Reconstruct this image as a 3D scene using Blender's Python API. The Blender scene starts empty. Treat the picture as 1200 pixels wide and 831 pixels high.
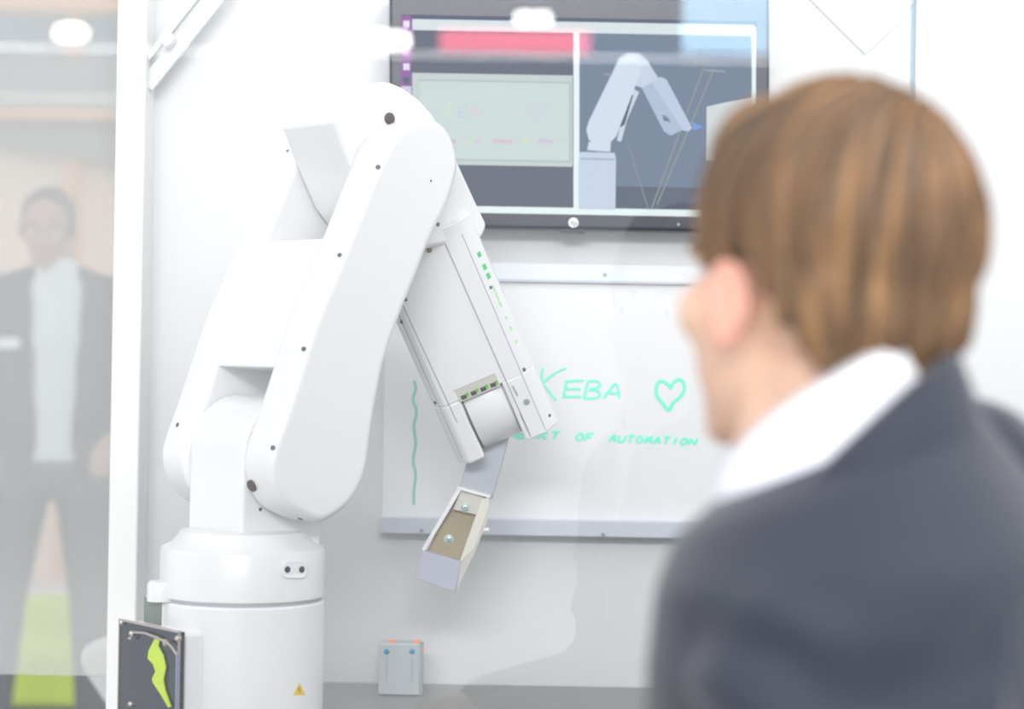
import bpy, bmesh, math, random
from mathutils import Vector, Matrix, noise

random.seed(4)
C = bpy.context.scene.collection
SC = bpy.context.scene

# ---------------------------------------------------------------- camera, world, lights, exposure
FPX, CX, CY = 2500.0, 600.0, 415.5
CAMZ, ROLL = 1.26, math.radians(1.0)
cd = bpy.data.cameras.new('camera'); cam = bpy.data.objects.new('camera', cd); C.objects.link(cam)
cd.sensor_width = 36.0; cd.sensor_fit = 'HORIZONTAL'; cd.lens = FPX / 1200.0 * 36.0
cam.location = (0, 0, CAMZ)
cam.rotation_euler = (Matrix.Rotation(math.pi/2, 3, 'X') @ Matrix.Rotation(ROLL, 3, 'Z')).to_euler()
cd.dof.use_dof = True; cd.dof.focus_distance = 3.08; cd.dof.aperture_fstop = 2.8
cd.clip_end = 200
SC.camera = cam
SC.view_settings.view_transform = 'Standard'; SC.view_settings.look = 'None'
SC.view_settings.gamma = 1.0; SC.view_settings.use_curve_mapping = False
SC.view_settings.exposure = 0.50

w = bpy.data.worlds.new('hall_light'); SC.world = w; w.use_nodes = True
w.node_tree.nodes['Background'].inputs[0].default_value = (0.93, 0.965, 1.0, 1)
w.node_tree.nodes['Background'].inputs[1].default_value = 0.80

def area(name, loc, target, size, power, col=(1, 1, 1)):
    l = bpy.data.lights.new(name, 'AREA'); l.shape = 'RECTANGLE'; l.size = size[0]; l.size_y = size[1]
    l.energy = power; l.color = col
    o = bpy.data.objects.new(name, l); C.objects.link(o); o.location = loc
    o.rotation_euler = (Vector(target) - Vector(loc)).to_track_quat('-Z', 'Y').to_euler()
    return o
area('ceiling_light_booth', (-1.7, 1.9, 3.7), (-0.1, 3.1, 1.0), (1.6, 1.6), 9, (1.0, 0.985, 0.96))
area('ceiling_light_hall', (1.6, 0.2, 3.9), (0.3, 1.6, 1.1), (2.0, 1.6), 62, (1.0, 0.97, 0.93))
area('fill_light_front', (-.6, -6.5, 4.6), (-.2, 3.1, 1.0), (4.5, .9), 330, (1, 1, 1))  # unseen lamp added to fill the robot and wall from the front

# ---------------------------------------------------------------- photo pixel -> direction / point
def ray(u, v):
    x, y = u - CX, v - CY
    c, s = math.cos(ROLL), math.sin(ROLL)
    xr, yr = x*c + y*s, -x*s + y*c
    return Vector((xr/FPX, 1.0, -yr/FPX))
CAM = Vector((0, 0, CAMZ))
def at(u, v, Y): return CAM + ray(u, v) * Y
def hit(u, v, p, n):
    d = ray(u, v); return CAM + d * ((p - CAM).dot(n) / d.dot(n))

# ---------------------------------------------------------------- materials
MATS = {}
def mat(name, col, rough=0.5, metal=0.0, spec=0.5, bump=0.0, bscale=60.0, var=0.0, vscale=8.0, coat=0.0, sheen=0.0, emit=None, estr=0.0):
    if name in MATS: return MATS[name]
    m = bpy.data.materials.new(name); m.use_nodes = True
    nt = m.node_tree; b = nt.nodes['Principled BSDF']
    b.inputs['Base Color'].default_value = (*col, 1); b.inputs['Roughness'].default_value = rough
    b.inputs['Metallic'].default_value = metal; b.inputs['Specular IOR Level'].default_value = spec
    b.inputs['Coat Weight'].default_value = coat; b.inputs['Sheen Weight'].default_value = sheen
    if emit:
        b.inputs['Emission Color'].default_value = (*emit, 1); b.inputs['Emission Strength'].default_value = estr
    if var or bump:
        tc = nt.nodes.new('ShaderNodeTexCoord')
    if var:
        n = nt.nodes.new('ShaderNodeTexNoise'); n.inputs['Scale'].default_value = vscale; n.inputs['Detail'].default_value = 4
        nt.links.new(tc.outputs['Object'], n.inputs['Vector'])
        mx = nt.nodes.new('ShaderNodeMix'); mx.data_type = 'RGBA'
        mx.inputs['A'].default_value = (*[max(0, c*(1-var)) for c in col], 1)
        mx.inputs['B'].default_value = (*[min(1, c*(1+var)) for c in col], 1)
        nt.links.new(n.outputs['Fac'], mx.inputs['Factor']); nt.links.new(mx.outputs['Result'], b.inputs['Base Color'])
    if bump:
        n2 = nt.nodes.new('ShaderNodeTexNoise'); n2.inputs['Scale'].default_value = bscale; n2.inputs['Detail'].default_value = 3
        nt.links.new(tc.outputs['Object'], n2.inputs['Vector'])
        bp = nt.nodes.new('ShaderNodeBump'); bp.inputs['Strength'].default_value = bump; bp.inputs['Distance'].default_value = 0.002
        nt.links.new(n2.outputs['Fac'], bp.inputs['Height']); nt.links.new(bp.outputs['Normal'], b.inputs['Normal'])
    MATS[name] = m; return m

def srgb(r, g, b):
    f = lambda c: (c/255/12.92 if c/255 <= .04045 else ((c/255+.055)/1.055)**2.4)
    return (f(r), f(g), f(b))

def glow(name, col, strength=0.74):
    if name in MATS: return MATS[name]
    m = bpy.data.materials.new(name); m.use_nodes = True; nt = m.node_tree
    nt.nodes.remove(nt.nodes['Principled BSDF'])
    e = nt.nodes.new('ShaderNodeEmission'); e.inputs[0].default_value = (*col, 1); e.inputs[1].default_value = strength
    nt.links.new(e.outputs[0], nt.nodes['Material Output'].inputs[0]); MATS[name] = m; return m

def glass(name, tint=(1, 1, 1), haze=0.0, ior=1.5, hazecol=(.9, .9, .9)):
    """thin pane: clear, with Fresnel reflection; milk = share of diffuse white that paints in reflected haze"""
    m = bpy.data.materials.new(name); m.use_nodes = True; nt = m.node_tree
    nt.nodes.remove(nt.nodes['Principled BSDF'])
    t = nt.nodes.new('ShaderNodeBsdfTransparent'); t.inputs[0].default_value = (*tint, 1)
    g = nt.nodes.new('ShaderNodeBsdfGlossy'); g.inputs['Roughness'].default_value = 0.0
    f = nt.nodes.new('ShaderNodeFresnel'); f.inputs['IOR'].default_value = ior
    mx = nt.nodes.new('ShaderNodeMixShader')
    nt.links.new(f.outputs[0], mx.inputs[0]); nt.links.new(g.outputs[0], mx.inputs[2])
    last = t.outputs[0]
    if haze:
        d = nt.nodes.new('ShaderNodeBsdfDiffuse'); d.inputs[0].default_value = (*hazecol, 1)
        m2 = nt.nodes.new('ShaderNodeMixShader'); m2.inputs[0].default_value = haze
        nt.links.new(t.outputs[0], m2.inputs[1]); nt.links.new(d.outputs[0], m2.inputs[2]); last = m2.outputs[0]
    nt.links.new(last, mx.inputs[1]); nt.links.new(mx.outputs[0], nt.nodes['Material Output'].inputs[0])
    MATS[name] = m; return m

# ---------------------------------------------------------------- object helpers
ORG = {}
def mk(name, verts, faces, material, parent=None, smooth=False, bevel=0.0, seg=3, solid=0.0, angle=35):
    off = ORG.get(parent.name, Vector()) if parent else Vector()
    me = bpy.data.meshes.new(name); me.from_pydata([tuple(Vector(v) - off) for v in verts], [], faces)
    bm = bmesh.new(); bm.from_mesh(me); bmesh.ops.recalc_face_normals(bm, faces=bm.faces); bm.to_mesh(me); bm.free()
    me.materials.append(material)
    o = bpy.data.objects.new(name, me); C.objects.link(o)
    if parent: o.parent = parent; ORG[o.name] = off
    else: ORG[o.name] = Vector()
    if smooth:
        me.polygons.foreach_set('use_smooth', [True]*len(me.polygons))
        if not bevel: me.set_sharp_from_angle(angle=math.radians(angle))
    if solid:
        s = o.modifiers.new('solid', 'SOLIDIFY'); s.thickness = solid; s.offset = 0
    if bevel:
        b = o.modifiers.new('bevel', 'BEVEL'); b.width = bevel; b.segments = seg; b.limit_method = 'ANGLE'
        b.angle_limit = math.radians(40); b.harden_normals = True
        me.polygons.foreach_set('use_smooth', [True]*len(me.polygons))
    return o
def tag(o, label, cat, group=None, kind=None):
    if label: o['label'] = label
    if cat: o['category'] = cat
    if group: o['group'] = group
    if kind: o['kind'] = kind
    return o
def thing(name, loc, label, cat, group=None):
    o = bpy.data.objects.new(name, None); C.objects.link(o); o.location = loc; o.empty_display_size = .05
    ORG[o.name] = Vector(loc); return tag(o, label, cat, group)
def struct(o, label=None): o['kind'] = 'structure'; o['label'] = label or o.name.replace('_', ' '); return o

def prism(poly, vec):
    n = len(poly); vec = Vector(vec)
    v = [Vector(p) for p in poly] + [Vector(p) + vec for p in poly]
    f = [tuple(range(n))[::-1], tuple(range(n, 2*n))] + [(i, (i+1) % n, n+(i+1) % n, n+i) for i in range(n)]
    return v, f
def box(c, ax, ay, az, hx, hy, hz):
    c, ax, ay, az = Vector(c), Vector(ax), Vector(ay), Vector(az)
    poly = [c + ax*(sx*hx) + ay*(sy*hy) - az*hz for sx, sy in ((-1, -1), (1, -1), (1, 1), (-1, 1))]
    return prism(poly, az*(2*hz))
XA, YA, ZA = Vector((1, 0, 0)), Vector((0, 1, 0)), Vector((0, 0, 1))
def abox(x0, x1, y0, y1, z0, z1):
    return box(((x0+x1)/2, (y0+y1)/2, (z0+z1)/2), XA, YA, ZA, (x1-x0)/2, (y1-y0)/2, (z1-z0)/2)
def merge(*parts):
    V, F = [], []
    for v, f in parts:
        k = len(V); V += [Vector(p) for p in v]; F += [tuple(i+k for i in q) for q in f]
    return V, F
def lathe(c, axis, prof, seg=48, cap=True):
    """prof = [(radius, height along axis)]"""
    c, axis = Vector(c), Vector(axis).normalized()
    a = axis.orthogonal().normalized(); b = axis.cross(a)
    V, F = [], []
    for r, h in prof:
        for i in range(seg):
            t = 2*math.pi*i/seg
            V.append(c + axis*h + a*(r*math.cos(t)) + b*(r*math.sin(t)))
    for k in range(len(prof)-1):
        for i in range(seg):
            j = (i+1) % seg
            F.append((k*seg+i, k*seg+j, (k+1)*seg+j, (k+1)*seg+i))
    if cap:
        F.append(tuple(range(seg))[::-1]); F.append(tuple((len(prof)-1)*seg+i for i in range(seg)))
    return V, F
def tube(path, radii, seg=12, squash=None):
    """closed tube; radii a number or a list; squash=(vector, factor) flattens along that direction"""
    P = [Vector(p) for p in path]; n = len(P)
    if not hasattr(radii, '__len__'): radii = [radii]*n
    V, F = [], []; prev = None
    for i, p in enumerate(P):
        t = (P[min(i+1, n-1)] - P[max(i-1, 0)]).normalized()
        a = t.orthogonal().normalized() if prev is None else (prev - t*prev.dot(t)).normalized()
        prev = a; b = t.cross(a)
        for k in range(seg):
            q = 2*math.pi*k/seg; o = (a*math.cos(q) + b*math.sin(q))*radii[i]
            if squash: o -= squash[0]*(o.dot(squash[0])*(1-squash[1]))
            V.append(p + o)
    for i in range(n-1):
        for k in range(seg):
            j = (k+1) % seg; F.append((i*seg+k, i*seg+j, (i+1)*seg+j, (i+1)*seg+k))
    F.append(tuple(range(seg))[::-1]); F.append(tuple((n-1)*seg+k for k in range(seg)))
    return V, F
def smooth_closed(pts, k=4):
    out = []; n = len(pts)
    for i in range(n):
        p0, p1, p2, p3 = (Vector(pts[(i+j-1) % n]) for j in range(4))
        for s in range(k):
            t = s/k
            out.append(0.5*((2*p1) + (p2-p0)*t + (2*p0-5*p1+4*p2-p3)*t*t + (3*p1-p0-3*p2+p3)*t**3))
    return out
def smooth_open(pts, k=5):
    out = []; n = len(pts); g = lambda i: Vector(pts[max(0, min(n-1, i))])
    for i in range(n-1):
        p0, p1, p2, p3 = g(i-1), g(i), g(i+1), g(i+2)
        for s in range(k):
            t = s/k
            out.append(0.5*((2*p1) + (p2-p0)*t + (2*p0-5*p1+4*p2-p3)*t*t + (3*p1-p0-3*p2+p3)*t**3))
    out.append(Vector(pts[-1])); return out
def ellipsoid(c, r, rot=None, su=24, sv=16):
    c = Vector(c); V, F = [], []
    for i in range(1, sv):
        th = math.pi*i/sv
        for j in range(su):
            ph = 2*math.pi*j/su
            p = Vector((r[0]*math.sin(th)*math.cos(ph), r[1]*math.sin(th)*math.sin(ph), r[2]*math.cos(th)))
            V.append(c + (rot @ p if rot else p))
    top, bot = Vector((0, 0, r[2])), Vector((0, 0, -r[2]))
    V += [c + (rot @ top if rot else top), c + (rot @ bot if rot else bot)]
    for i in range(sv-2):
        for j in range(su):
            k = (j+1) % su; F.append((i*su+j, (i+1)*su+j, (i+1)*su+k, i*su+k))
    T, B = len(V)-2, len(V)-1
    for j in range(su):
        k = (j+1) % su; F.append((T, j, k)); F.append((B, (sv-2)*su+k, (sv-2)*su+j))
    return V, F
def xf(part, M): return [M @ Vector(p) for p in part[0]], part[1]
def remeshed(parts, voxel, smooth_it=6):
    V, F = merge(*parts)
    me = bpy.data.meshes.new('tmp'); me.from_pydata([tuple(v) for v in V], [], F)
    bm = bmesh.new(); bm.from_mesh(me); bmesh.ops.recalc_face_normals(bm, faces=bm.faces); bm.to_mesh(me); bm.free()
    o = bpy.data.objects.new('tmp', me); C.objects.link(o)
    r = o.modifiers.new('r', 'REMESH'); r.mode = 'VOXEL'; r.voxel_size = voxel
    if smooth_it:
        s = o.modifiers.new('s', 'SMOOTH'); s.factor = .5; s.iterations = smooth_it
    dg = bpy.context.evaluated_depsgraph_get(); dg.update()
    ev = o.evaluated_get(dg); m2 = ev.to_mesh()
    V = [v.co.copy() for v in m2.vertices]; F = [tuple(p.vertices) for p in m2.polygons]
    ev.to_mesh_clear(); bpy.data.objects.remove(o); bpy.data.meshes.remove(me)
    return V, F
def cull(V, F, drop):
    """remove faces whose centre satisfies drop, and the loose vertices"""
    F2 = [f for f in F if not drop(sum((V[i] for i in f), Vector())/len(f))]
    used = sorted({i for f in F2 for i in f}); idx = {i: k for k, i in enumerate(used)}
    return [V[i] for i in used], [tuple(idx[i] for i in f) for f in F2]

# =============================================================== the place
WALL_Y, TABLE_Z, GLASS_Y = 3.55, 0.71, 2.12
m_wall = mat('white_wall_panel', (.70, .712, .72), .55, bump=.03, bscale=120)
m_gap = mat('blue_grey_joint', srgb(165, 185, 200), .6)
m_alu = mat('white_coated_metal', (.84, .84, .83), .4)
m_rail = mat('light_grey_rail', srgb(196, 202, 210), .4, bump=.02)
m_floor = mat('grey_carpet', srgb(218, 218, 216), .95, bump=.3, bscale=200, var=.15, vscale=40)
m_table = mat('dark_grey_table', srgb(124, 126, 124), .22, var=.1, vscale=3)

struct(mk('floor', *abox(-9, 9, -14, 16, -.05, 0), m_floor), 'grey carpet floor of the exhibition hall')
xl = at(171, 300, WALL_Y).x
xj = at(1070, 60, WALL_Y).x
wb = mk('wall_back', *abox(xl+.002, 3.2, WALL_Y+.006, WALL_Y+.07, 0, 2.6), m_gap); struct(wb, 'white panelled back wall of the booth')
for a, b in ((xl+.004, xj-.004), (xj+.004, xj+1.2), (xj+1.208, 3.2)):
    mk('wall_panel', *abox(a, b, WALL_Y, WALL_Y+.03, 0, 2.6), m_wall, wb, bevel=.0015, seg=2)

# white corner post and the side pane beside it, reflected haze painted into its glass
xp0, xp1 = at(136, 415, 3.5).x, at(170, 415, 3.5).x
post = struct(mk('trim_1', *abox(xp0, xp1, 3.46, 3.60, 0, 2.6), m_alu, bevel=.004), 'white upright post at the end of the back wall')
zt = at(70, 791, 3.52).z
m_haze = glass('painted_haze_glass', haze=.36, hazecol=(.62, .64, .63))
m_clear = glass('tinted_lower_glass', tint=(.95, .96, .96), ior=1.3)
w1 = struct(mk('window_1', *abox(-1.55, xp0, 3.515, 3.521, zt, 2.6), m_haze), 'glass side pane with painted haze beside the white post')
mk('lower_pane', *abox(-1.55, xp0, 3.515, 3.521, .45, zt), m_clear, w1)  # clear strip below, where the painted haze ends
mk('sill', *abox(-1.55, xp0, 3.49, 3.55, 0, .45), mat('black_sill', (.05, .05, .05), .4), w1, bevel=.002)

# big front pane between the visitor and the robot
w2 = struct(mk('window_2', *abox(-1.9, 1.9, GLASS_Y, GLASS_Y+.008, TABLE_Z, 2.6), glass('front_glass', ior=1.52)), 'clear front glass of the robot booth')

# table
tb = thing('work_table', (0, 2.9, 0), 'dark grey table top carrying the white robot, against the back wall', 'table')
mk('table_top', *abox(xp1+.02, 1.75, GLASS_Y-.03, WALL_Y-.001, TABLE_Z-.04, TABLE_Z), m_table, tb, bevel=.003)
for x in (xp1+.08, 1.68):
    for y in (GLASS_Y+.03, WALL_Y-.06):
        mk('leg', *abox(x-.03, x+.03, y-.03, y+.03, 0, TABLE_Z-.04), m_alu, tb)

# diagonal brace in the upper corner; its shadow band is a grey bar
p0, p1 = at(168, 98, 3.47), at(264, -22, 3.47)
br = thing('corner_brace', p0, 'slanted white brace, its shadow band built as a grey bar, with a round knob at the top of the post', 'brace')
dv = (p1-p0).normalized(); nn = dv.cross(YA).normalized()
mk('bar', *box((p0+p1)/2 + nn*.0 + YA*.03, dv, nn, YA, (p1-p0).length/2, .013, .006), mat('painted_shadow_grey', srgb(216, 223, 227), .4), br, bevel=.001)
mk('edge_strip', *box((p0+p1)/2 + nn*.024 + YA*.025, dv, nn, YA, (p1-p0).length/2, .004, .010), m_alu, br, bevel=.001)
k = at(196, 46, 3.47)
mk('knob', *lathe(k - YA*.012, YA, [(.010, 0), (.012, .004), (.012, .03)], 24), m_alu, br, smooth=True)
# reflected truss lines in a V, built as thin tubes on the wall
wr = mk('wall_reflection_lines', *merge(*[tube([at(*a, WALL_Y-.003), at(*b, WALL_Y-.003)], .0012, 8) for a, b in (((945, -6), (1014, 63)), ((1014, 63), (1056, 24)), ((1056, 24), (1075, -6)))]), mat('painted_reflection_grey', srgb(212, 215, 219), .5))
tag(wr, 'faint V of reflected truss lines, built as thin pale tubes on the wall beside the monitor', 'reflection')

# =============================================================== monitor
m_bez = mat('dark_bezel', srgb(48, 54, 66), .3)
def P(u, v, k=0): return at(u, v, MY - k)
MY = WALL_Y - .06
mon = thing('monitor', at(678, 268, WALL_Y-.03), 'wide black monitor on the wall showing a simulated robot', 'monitor')
cuv = [(456, -8), (896, -3), (902, 4), (901, 268), (897, 270), (460, 268), (456, 263)]
mk('housing', *prism([at(u, v, MY) for u, v in [(456, -12), (902, -4), (902, 273), (456, 265.5)]], (0, .045, 0)), m_bez, mon, bevel=.006)
mk('wall_mount', *abox(at(600, 0, MY).x, at(760, 0, MY).x, MY+.04, WALL_Y, 1.55, 1.75), m_bez, mon)
mk('chin_tab', *prism([at(u, v, MY+.001) for u, v in [(655, 268), (686, 268.5), (684, 273.5), (657, 273)]], (0, .01, 0)), m_bez, mon)
scr = mk('screen', *prism([P(u, v, .0006) for u, v in [(470, 17), (887, 25), (887, 252), (470, 244)]], (0, .0005, 0)), glow('screen_slate', srgb(84, 94, 116)), mon)
LAY = [0.0009]
def flat(name, col, pts, parent=None, em=True):
    LAY[0] += 0.00006
    q = [P(u, v, LAY[0]) for u, v in pts]
    return mk(name, *prism(q, (0, .00003, 0)), glow('screen_%d_%d_%d' % col, srgb(*col)) if em else mat('p_%d_%d_%d' % col, srgb(*col)), parent or scr)
def sl(u): return (u-470)*.0175           # slope of the rolled picture
def rect(name, col, u0, u1, v0, v1): return flat(name, col, [(u0, v0+sl(u0)), (u1, v0+sl(u1)), (u1+.0, v1+sl(u1)), (u0, v1+sl(u0))])
rect('left_view', (98, 104, 120), 482, 672, 37, 243)
rect('right_view', (112, 128, 150), 679, 881, 32, 240)
rect('ground_area', (92, 100, 118), 722, 881, 214, 240)
rect('dock', (150, 95, 165), 470, 482, 18, 110)
for v0, c in ((24, (235, 225, 245)), (58, (200, 150, 205)), (74, (225, 225, 240)), (90, (80, 105, 120))):
    rect('dock_icon', c, 472.5, 480, v0, v0+8)
rect('dock_foot', (205, 210, 235), 470, 482, 101, 112)
rect('title_bar', (215, 226, 230), 483, 884, 22, 35)
rect('divider', (232, 243, 245), 672, 679, 34, 243)
rect('right_border', (232, 243, 245), 881, 886, 25, 243)
rect('bottom_border', (232, 245, 245), 470, 887, 240, 248)
rect('camera_picture', (196, 208, 206), 483, 671, 85, 192)
rect('picture_board', (202, 216, 216), 492, 667, 94, 186)
for u0, u1, v0, v1 in ((490, 669, 92.5, 94.5), (490, 669, 185, 187), (667, 669, 93, 187)): rect('board_edge', (176, 192, 192), u0, u1, v0, v1)
def strokes_on_screen(lines, col, wd):
    for ln in lines:
        for a, b in zip(ln[:-1], ln[1:]):
            d = Vector((b[0]-a[0], b[1]-a[1])).normalized(); n = Vector((-d.y, d.x))*wd/2
            flat('pen_stroke', col, [(a[0]+n.x, a[1]+n.y), (b[0]+n.x, b[1]+n.y), (b[0]-n.x, b[1]-n.y), (a[0]-n.x, a[1]-n.y)])
strokes_on_screen([[(527, 118), (520, 140)], [(530, 120), (521, 129), (530, 138)]], (205, 226, 196), 2)
strokes_on_screen([[(538, 126), (537, 137)], [(538, 126), (546, 126)], [(537, 131), (545, 131)], [(537, 137), (546, 137)]], (188, 204, 218), 1.6)
strokes_on_screen([[(552, 138), (557, 125), (562, 138)], [(554, 134), (560, 134)]], (222, 200, 214), 1.6)
strokes_on_screen([[(628, 140), (618, 128), (623, 123), (628, 128), (634, 123), (638, 129), (628, 140)]], (205, 208, 222), 1.5)
for u0, u1, c in ((528, 534, (205, 190, 190)), (546, 552, (208, 222, 200)), (556, 562, (216, 200, 222)), (577, 600, (214, 194, 204)), (612, 619, (212, 222, 194)), (630, 648, (206, 196, 216))):
    strokes_on_screen([[(u0, 165), (u1, 166)]], c, 5)
# simulated robot picture
rob = (196, 210, 228)
strokes_on_screen([[(829, 68), (763, 246)], [(838, 78), (770, 240)]], (140, 152, 146), 1.6)
strokes_on_screen([[(735, 165), (760, 246)]], (134, 146, 150), 1.2)
strokes_on_screen([[(826, 82), (850, 84)]], (150, 160, 176), 2)
flat('robot_base', rob, [(680, 178), (720, 179), (722, 186), (721, 246), (678, 245), (678, 186)])
flat('robot_base_line', (160, 175, 200), [(680, 185), (721, 186), (721, 188), (680, 187)])
flat('robot_link', (206, 220, 236), [(688, 176), (690, 166), (716, 167), (715, 178)])
flat('robot_rod', (198, 212, 226), [(742, 104), (749, 108), (735, 140), (728, 166), (723, 165), (728, 138)])
flat('robot_gap', (80, 90, 106), [(738, 108), (742, 112), (732, 146), (726, 150)])
flat('robot_elbow', (196, 210, 228), [(724, 72), (735, 62), (748, 62), (757, 69), (772, 92), (756, 104), (744, 100)])
flat('robot_upper_arm', (206, 220, 236), [(726, 68), (736, 63), (746, 66), (751, 74), (751, 84), (722, 160), (714, 168), (700, 170), (690, 164), (687, 152), (690, 142), (720, 80)])
flat('robot_forearm', (186, 202, 224), [(752, 103), (774, 90), (781, 93), (811, 150), (807, 154), (797, 152), (786, 159), (778, 154)])
flat('robot_forearm_side', (172, 188, 212), [(752, 103), (764, 97), (800, 152), (786, 159), (778, 154)])
flat('robot_mark', (104, 124, 146), [(776, 134), (783, 138), (786, 144), (782, 142), (778, 142)])
flat('robot_tip', (112, 152, 226), [(811, 143), (824, 149), (812, 153)])
flat('white_box', (206, 214, 216), [(828, 125), (850, 120), (881, 115), (881, 190), (828, 188)])
flat('caption', (150, 160, 176), [(708, 86), (718, 86), (718, 88), (708, 88)])
lg = mk('logo', *lathe(at(672, 261, MY+.0005), -YA, [(.0082, 0), (.0082, .001)], 28), mat('logo_white', (.85, .87, .87), .4), mon)
m_lgd = mat('logo_mark', srgb(90, 98, 112), .4)
for pts in ([(670.2, 257), (669, 264.5)], [(669.8, 261), (672, 260), (671.5, 264.3)], [(674, 260.2), (672.6, 267)], [(673.8, 260.5), (676, 260.5), (675.4, 264), (673.2, 264)]):
    for a, b in zip(pts[:-1], pts[1:]):
        mk('logo_stroke', *tube([at(*a, MY-.0006), at(*b, MY-.0006)], .0006, 6), m_lgd, lg)
mk('power_light', *lathe(at(795, 263, MY+.0005), -YA, [(.0025, 0), (.0025, .0008)], 12), mat('pw', srgb(150, 158, 170)), mon)

# =============================================================== whiteboard
BY = WALL_Y - .018
bo = at(660, 630, WALL_Y-.01)
wbd = thing('whiteboard', bo, 'white marker board with green handwriting below the monitor', 'whiteboard')
x0, x1 = at(450, 470, BY).x, at(905, 470, BY).x
zt_, zb_ = at(678, 318, BY).z, at(678, 623, BY).z
mk('board_surface', *abox(x0, x1, BY, WALL_Y, zb_, zt_+.01), mat('board_white', (.77, .78, .79), .25), wbd, bevel=.001, seg=2)
mk('top_rail', *abox(x0-.004, x1+.004, BY-.006, WALL_Y, zt_-.016, zt_+.012), mat('rail_pale', srgb(222, 226, 232), .4), wbd, bevel=.002)
mk('rail_edge', *abox(x0-.004, x1+.004, BY-.008, BY, zt_-.019, zt_-.0155), m_rail, wbd)
lz = at(678, 617, BY).z
mk('pen_ledge', *abox(x0-.002, x1+.004, BY-.022, WALL_Y, lz-.0155, lz+.0115), m_rail, wbd, bevel=.002)
for u, v in ((494, 622), (707, 627), (870, 630), (709, 322)):
    p = at(u, v, BY-.023 if v > 400 else BY-.007)
    mk('screw', *lathe(p+YA*.002, -YA, [(.0035, 0), (.003, .003)], 12), mat('screw_steel', srgb(150, 165, 172), .3, .6), wbd)
m_ink = mat('green_marker_ink', srgb(120, 238, 208), .6)
m_ink2 = mat('dark_green_marker_ink', srgb(140, 208, 176), .6)
def letter(strokes, r=.0024, m=None):
    parts = []
    for s in strokes:
        q = smooth_open([at(u, v, BY-.0004) for u, v in s], 4) if len(s) > 2 else [at(u, v, BY-.0004) for u, v in s]
        parts.append(tube(q, r, 8, (YA, .18)))
    mk('letter', *merge(*parts), m or m_ink, wbd)
letter([[(636, 431), (630, 470)], [(664, 431), (650, 438), (634, 450)], [(636, 450), (652, 470)]], .002)
letter([[(664, 446), (660, 466)], [(664, 447), (684, 446)], [(661, 456), (680, 456)], [(659, 465), (681, 465)]])
letter([[(689, 447), (684, 467)], [(689, 447), (700, 447), (702, 453), (690, 457)], [(690, 457), (702, 459), (700, 466), (684, 467)]])
letter([[(707, 467), (714, 458), (722, 450), (726, 467)], [(713, 461), (725, 461)]])
letter([[(787, 456), (781, 449), (773, 447), (769, 454), (770, 464), (776, 472), (784, 481), (788, 473), (798, 464), (802, 455), (800, 447), (794, 445), (788, 450), (786, 456)]], .003)
base = lambda u: 506 + (u-610)*.045
def word(u0, txt, wch, h=9, r=.0021):
    G = {'H': [[(0, 0), (0, 1)], [(1, 0), (1, 1)], [(0, .5), (1, .5)]], 'E': [[(0, 0), (0, 1)], [(0, 1), (1, 1)], [(0, .5), (.8, .5)], [(0, 0), (1, 0)]],
         'A': [[(0, 0), (.5, 1)], [(.5, 1), (1, 0)], [(.2, .4), (.8, .4)]], 'R': [[(0, 0), (0, 1)], [(0, 1), (.9, .8)], [(.9, .8), (0, .5)], [(0, .5), (1, 0)]],
         'T': [[(.5, 0), (.5, 1)], [(0, 1), (1, 1)]], 'O': [[(.5, 1), (0, .5), (.5, 0), (1, .5), (.5, 1)]], 'F': [[(0, 0), (0, 1)], [(0, 1), (1, 1)], [(0, .5), (.8, .5)]],
         'U': [[(0, 1), (.1, .1), (.5, 0), (.9, .1), (1, 1)]], 'M': [[(0, 0), (.15, 1)], [(.15, 1), (.5, .3)], [(.5, .3), (.85, 1)], [(.85, 1), (1, 0)]],
         'I': [[(.5, 0), (.5, 1)]], 'N': [[(0, 0), (0, 1)], [(0, 1), (1, 0)], [(1, 0), (1, 1)]]}
    for i, ch in enumerate(txt):
        ub = u0 + i*wch
        letter([[(ub + x*wch*.72 + y*3, base(ub) + 3 - (y-.5)*h) for x, y in s] for s in G[ch]], r)
word(592, 'HEART', 13)
word(674, 'OF', 11)
word(713, 'AUTOMATION', 10.4, 8)
letter([[(485, 446), (487, 456), (484, 468), (488, 482), (485, 500), (487, 520), (484, 540), (487, 556), (485, 575), (485, 592)]], .0022, m_ink2)

# =============================================================== junction box on the table
jy = 3.42
jb = thing('junction_box', at(469, 812, jy), 'small grey box with two blue buttons and orange clips on the table', 'box')
q = [at(u, v, jy) for u, v in [(444, 754), (491, 755), (494, 811), (444, 810)]]
zb = TABLE_Z
bx0, bx1 = q[0].x, q[1].x
mk('case', *abox(bx0, bx1+.002, jy, jy+.045, zb, q[0].z), mat('box_grey', srgb(186, 193, 198), .5), jb, bevel=.003)
mk('side_cover', *abox(bx1+.002, bx1+.006, jy+.003, jy+.045, zb, q[0].z-.002), mat('box_side', srgb(165, 172, 170), .5), jb)
for u in (453, 483):
    mk('button', *lathe(at(u, 763.5, jy+.001), -YA, [(.0042, 0), (.0042, .003), (.003, .0045)], 20), mat('teal_blue_button', srgb(30, 140, 185), .4), jb, smooth=True)
    p = at(u, 785, jy)
    mk('groove', *abox(p.x-.0015, p.x+.0015, jy-.0006, jy+.001, p.z-.022, p.z+.018), mat('box_groove', srgb(172, 180, 186), .5), jb)
for u in (459, 488):
    p = at(u, 752, jy)
    mk('clip', *abox(p.x-.006, p.x+.006, jy+.008, jy+.022, q[0].z-.001, q[0].z+.004), mat('orange_clip', srgb(250, 160, 110), .5), jb, bevel=.001)
p = at(494, 762, jy)
mk('clip', *abox(bx1+.005, bx1+.008, jy+.006, jy+.014, p.z-.006, p.z+.004), MATS['orange_clip'], jb)

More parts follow.
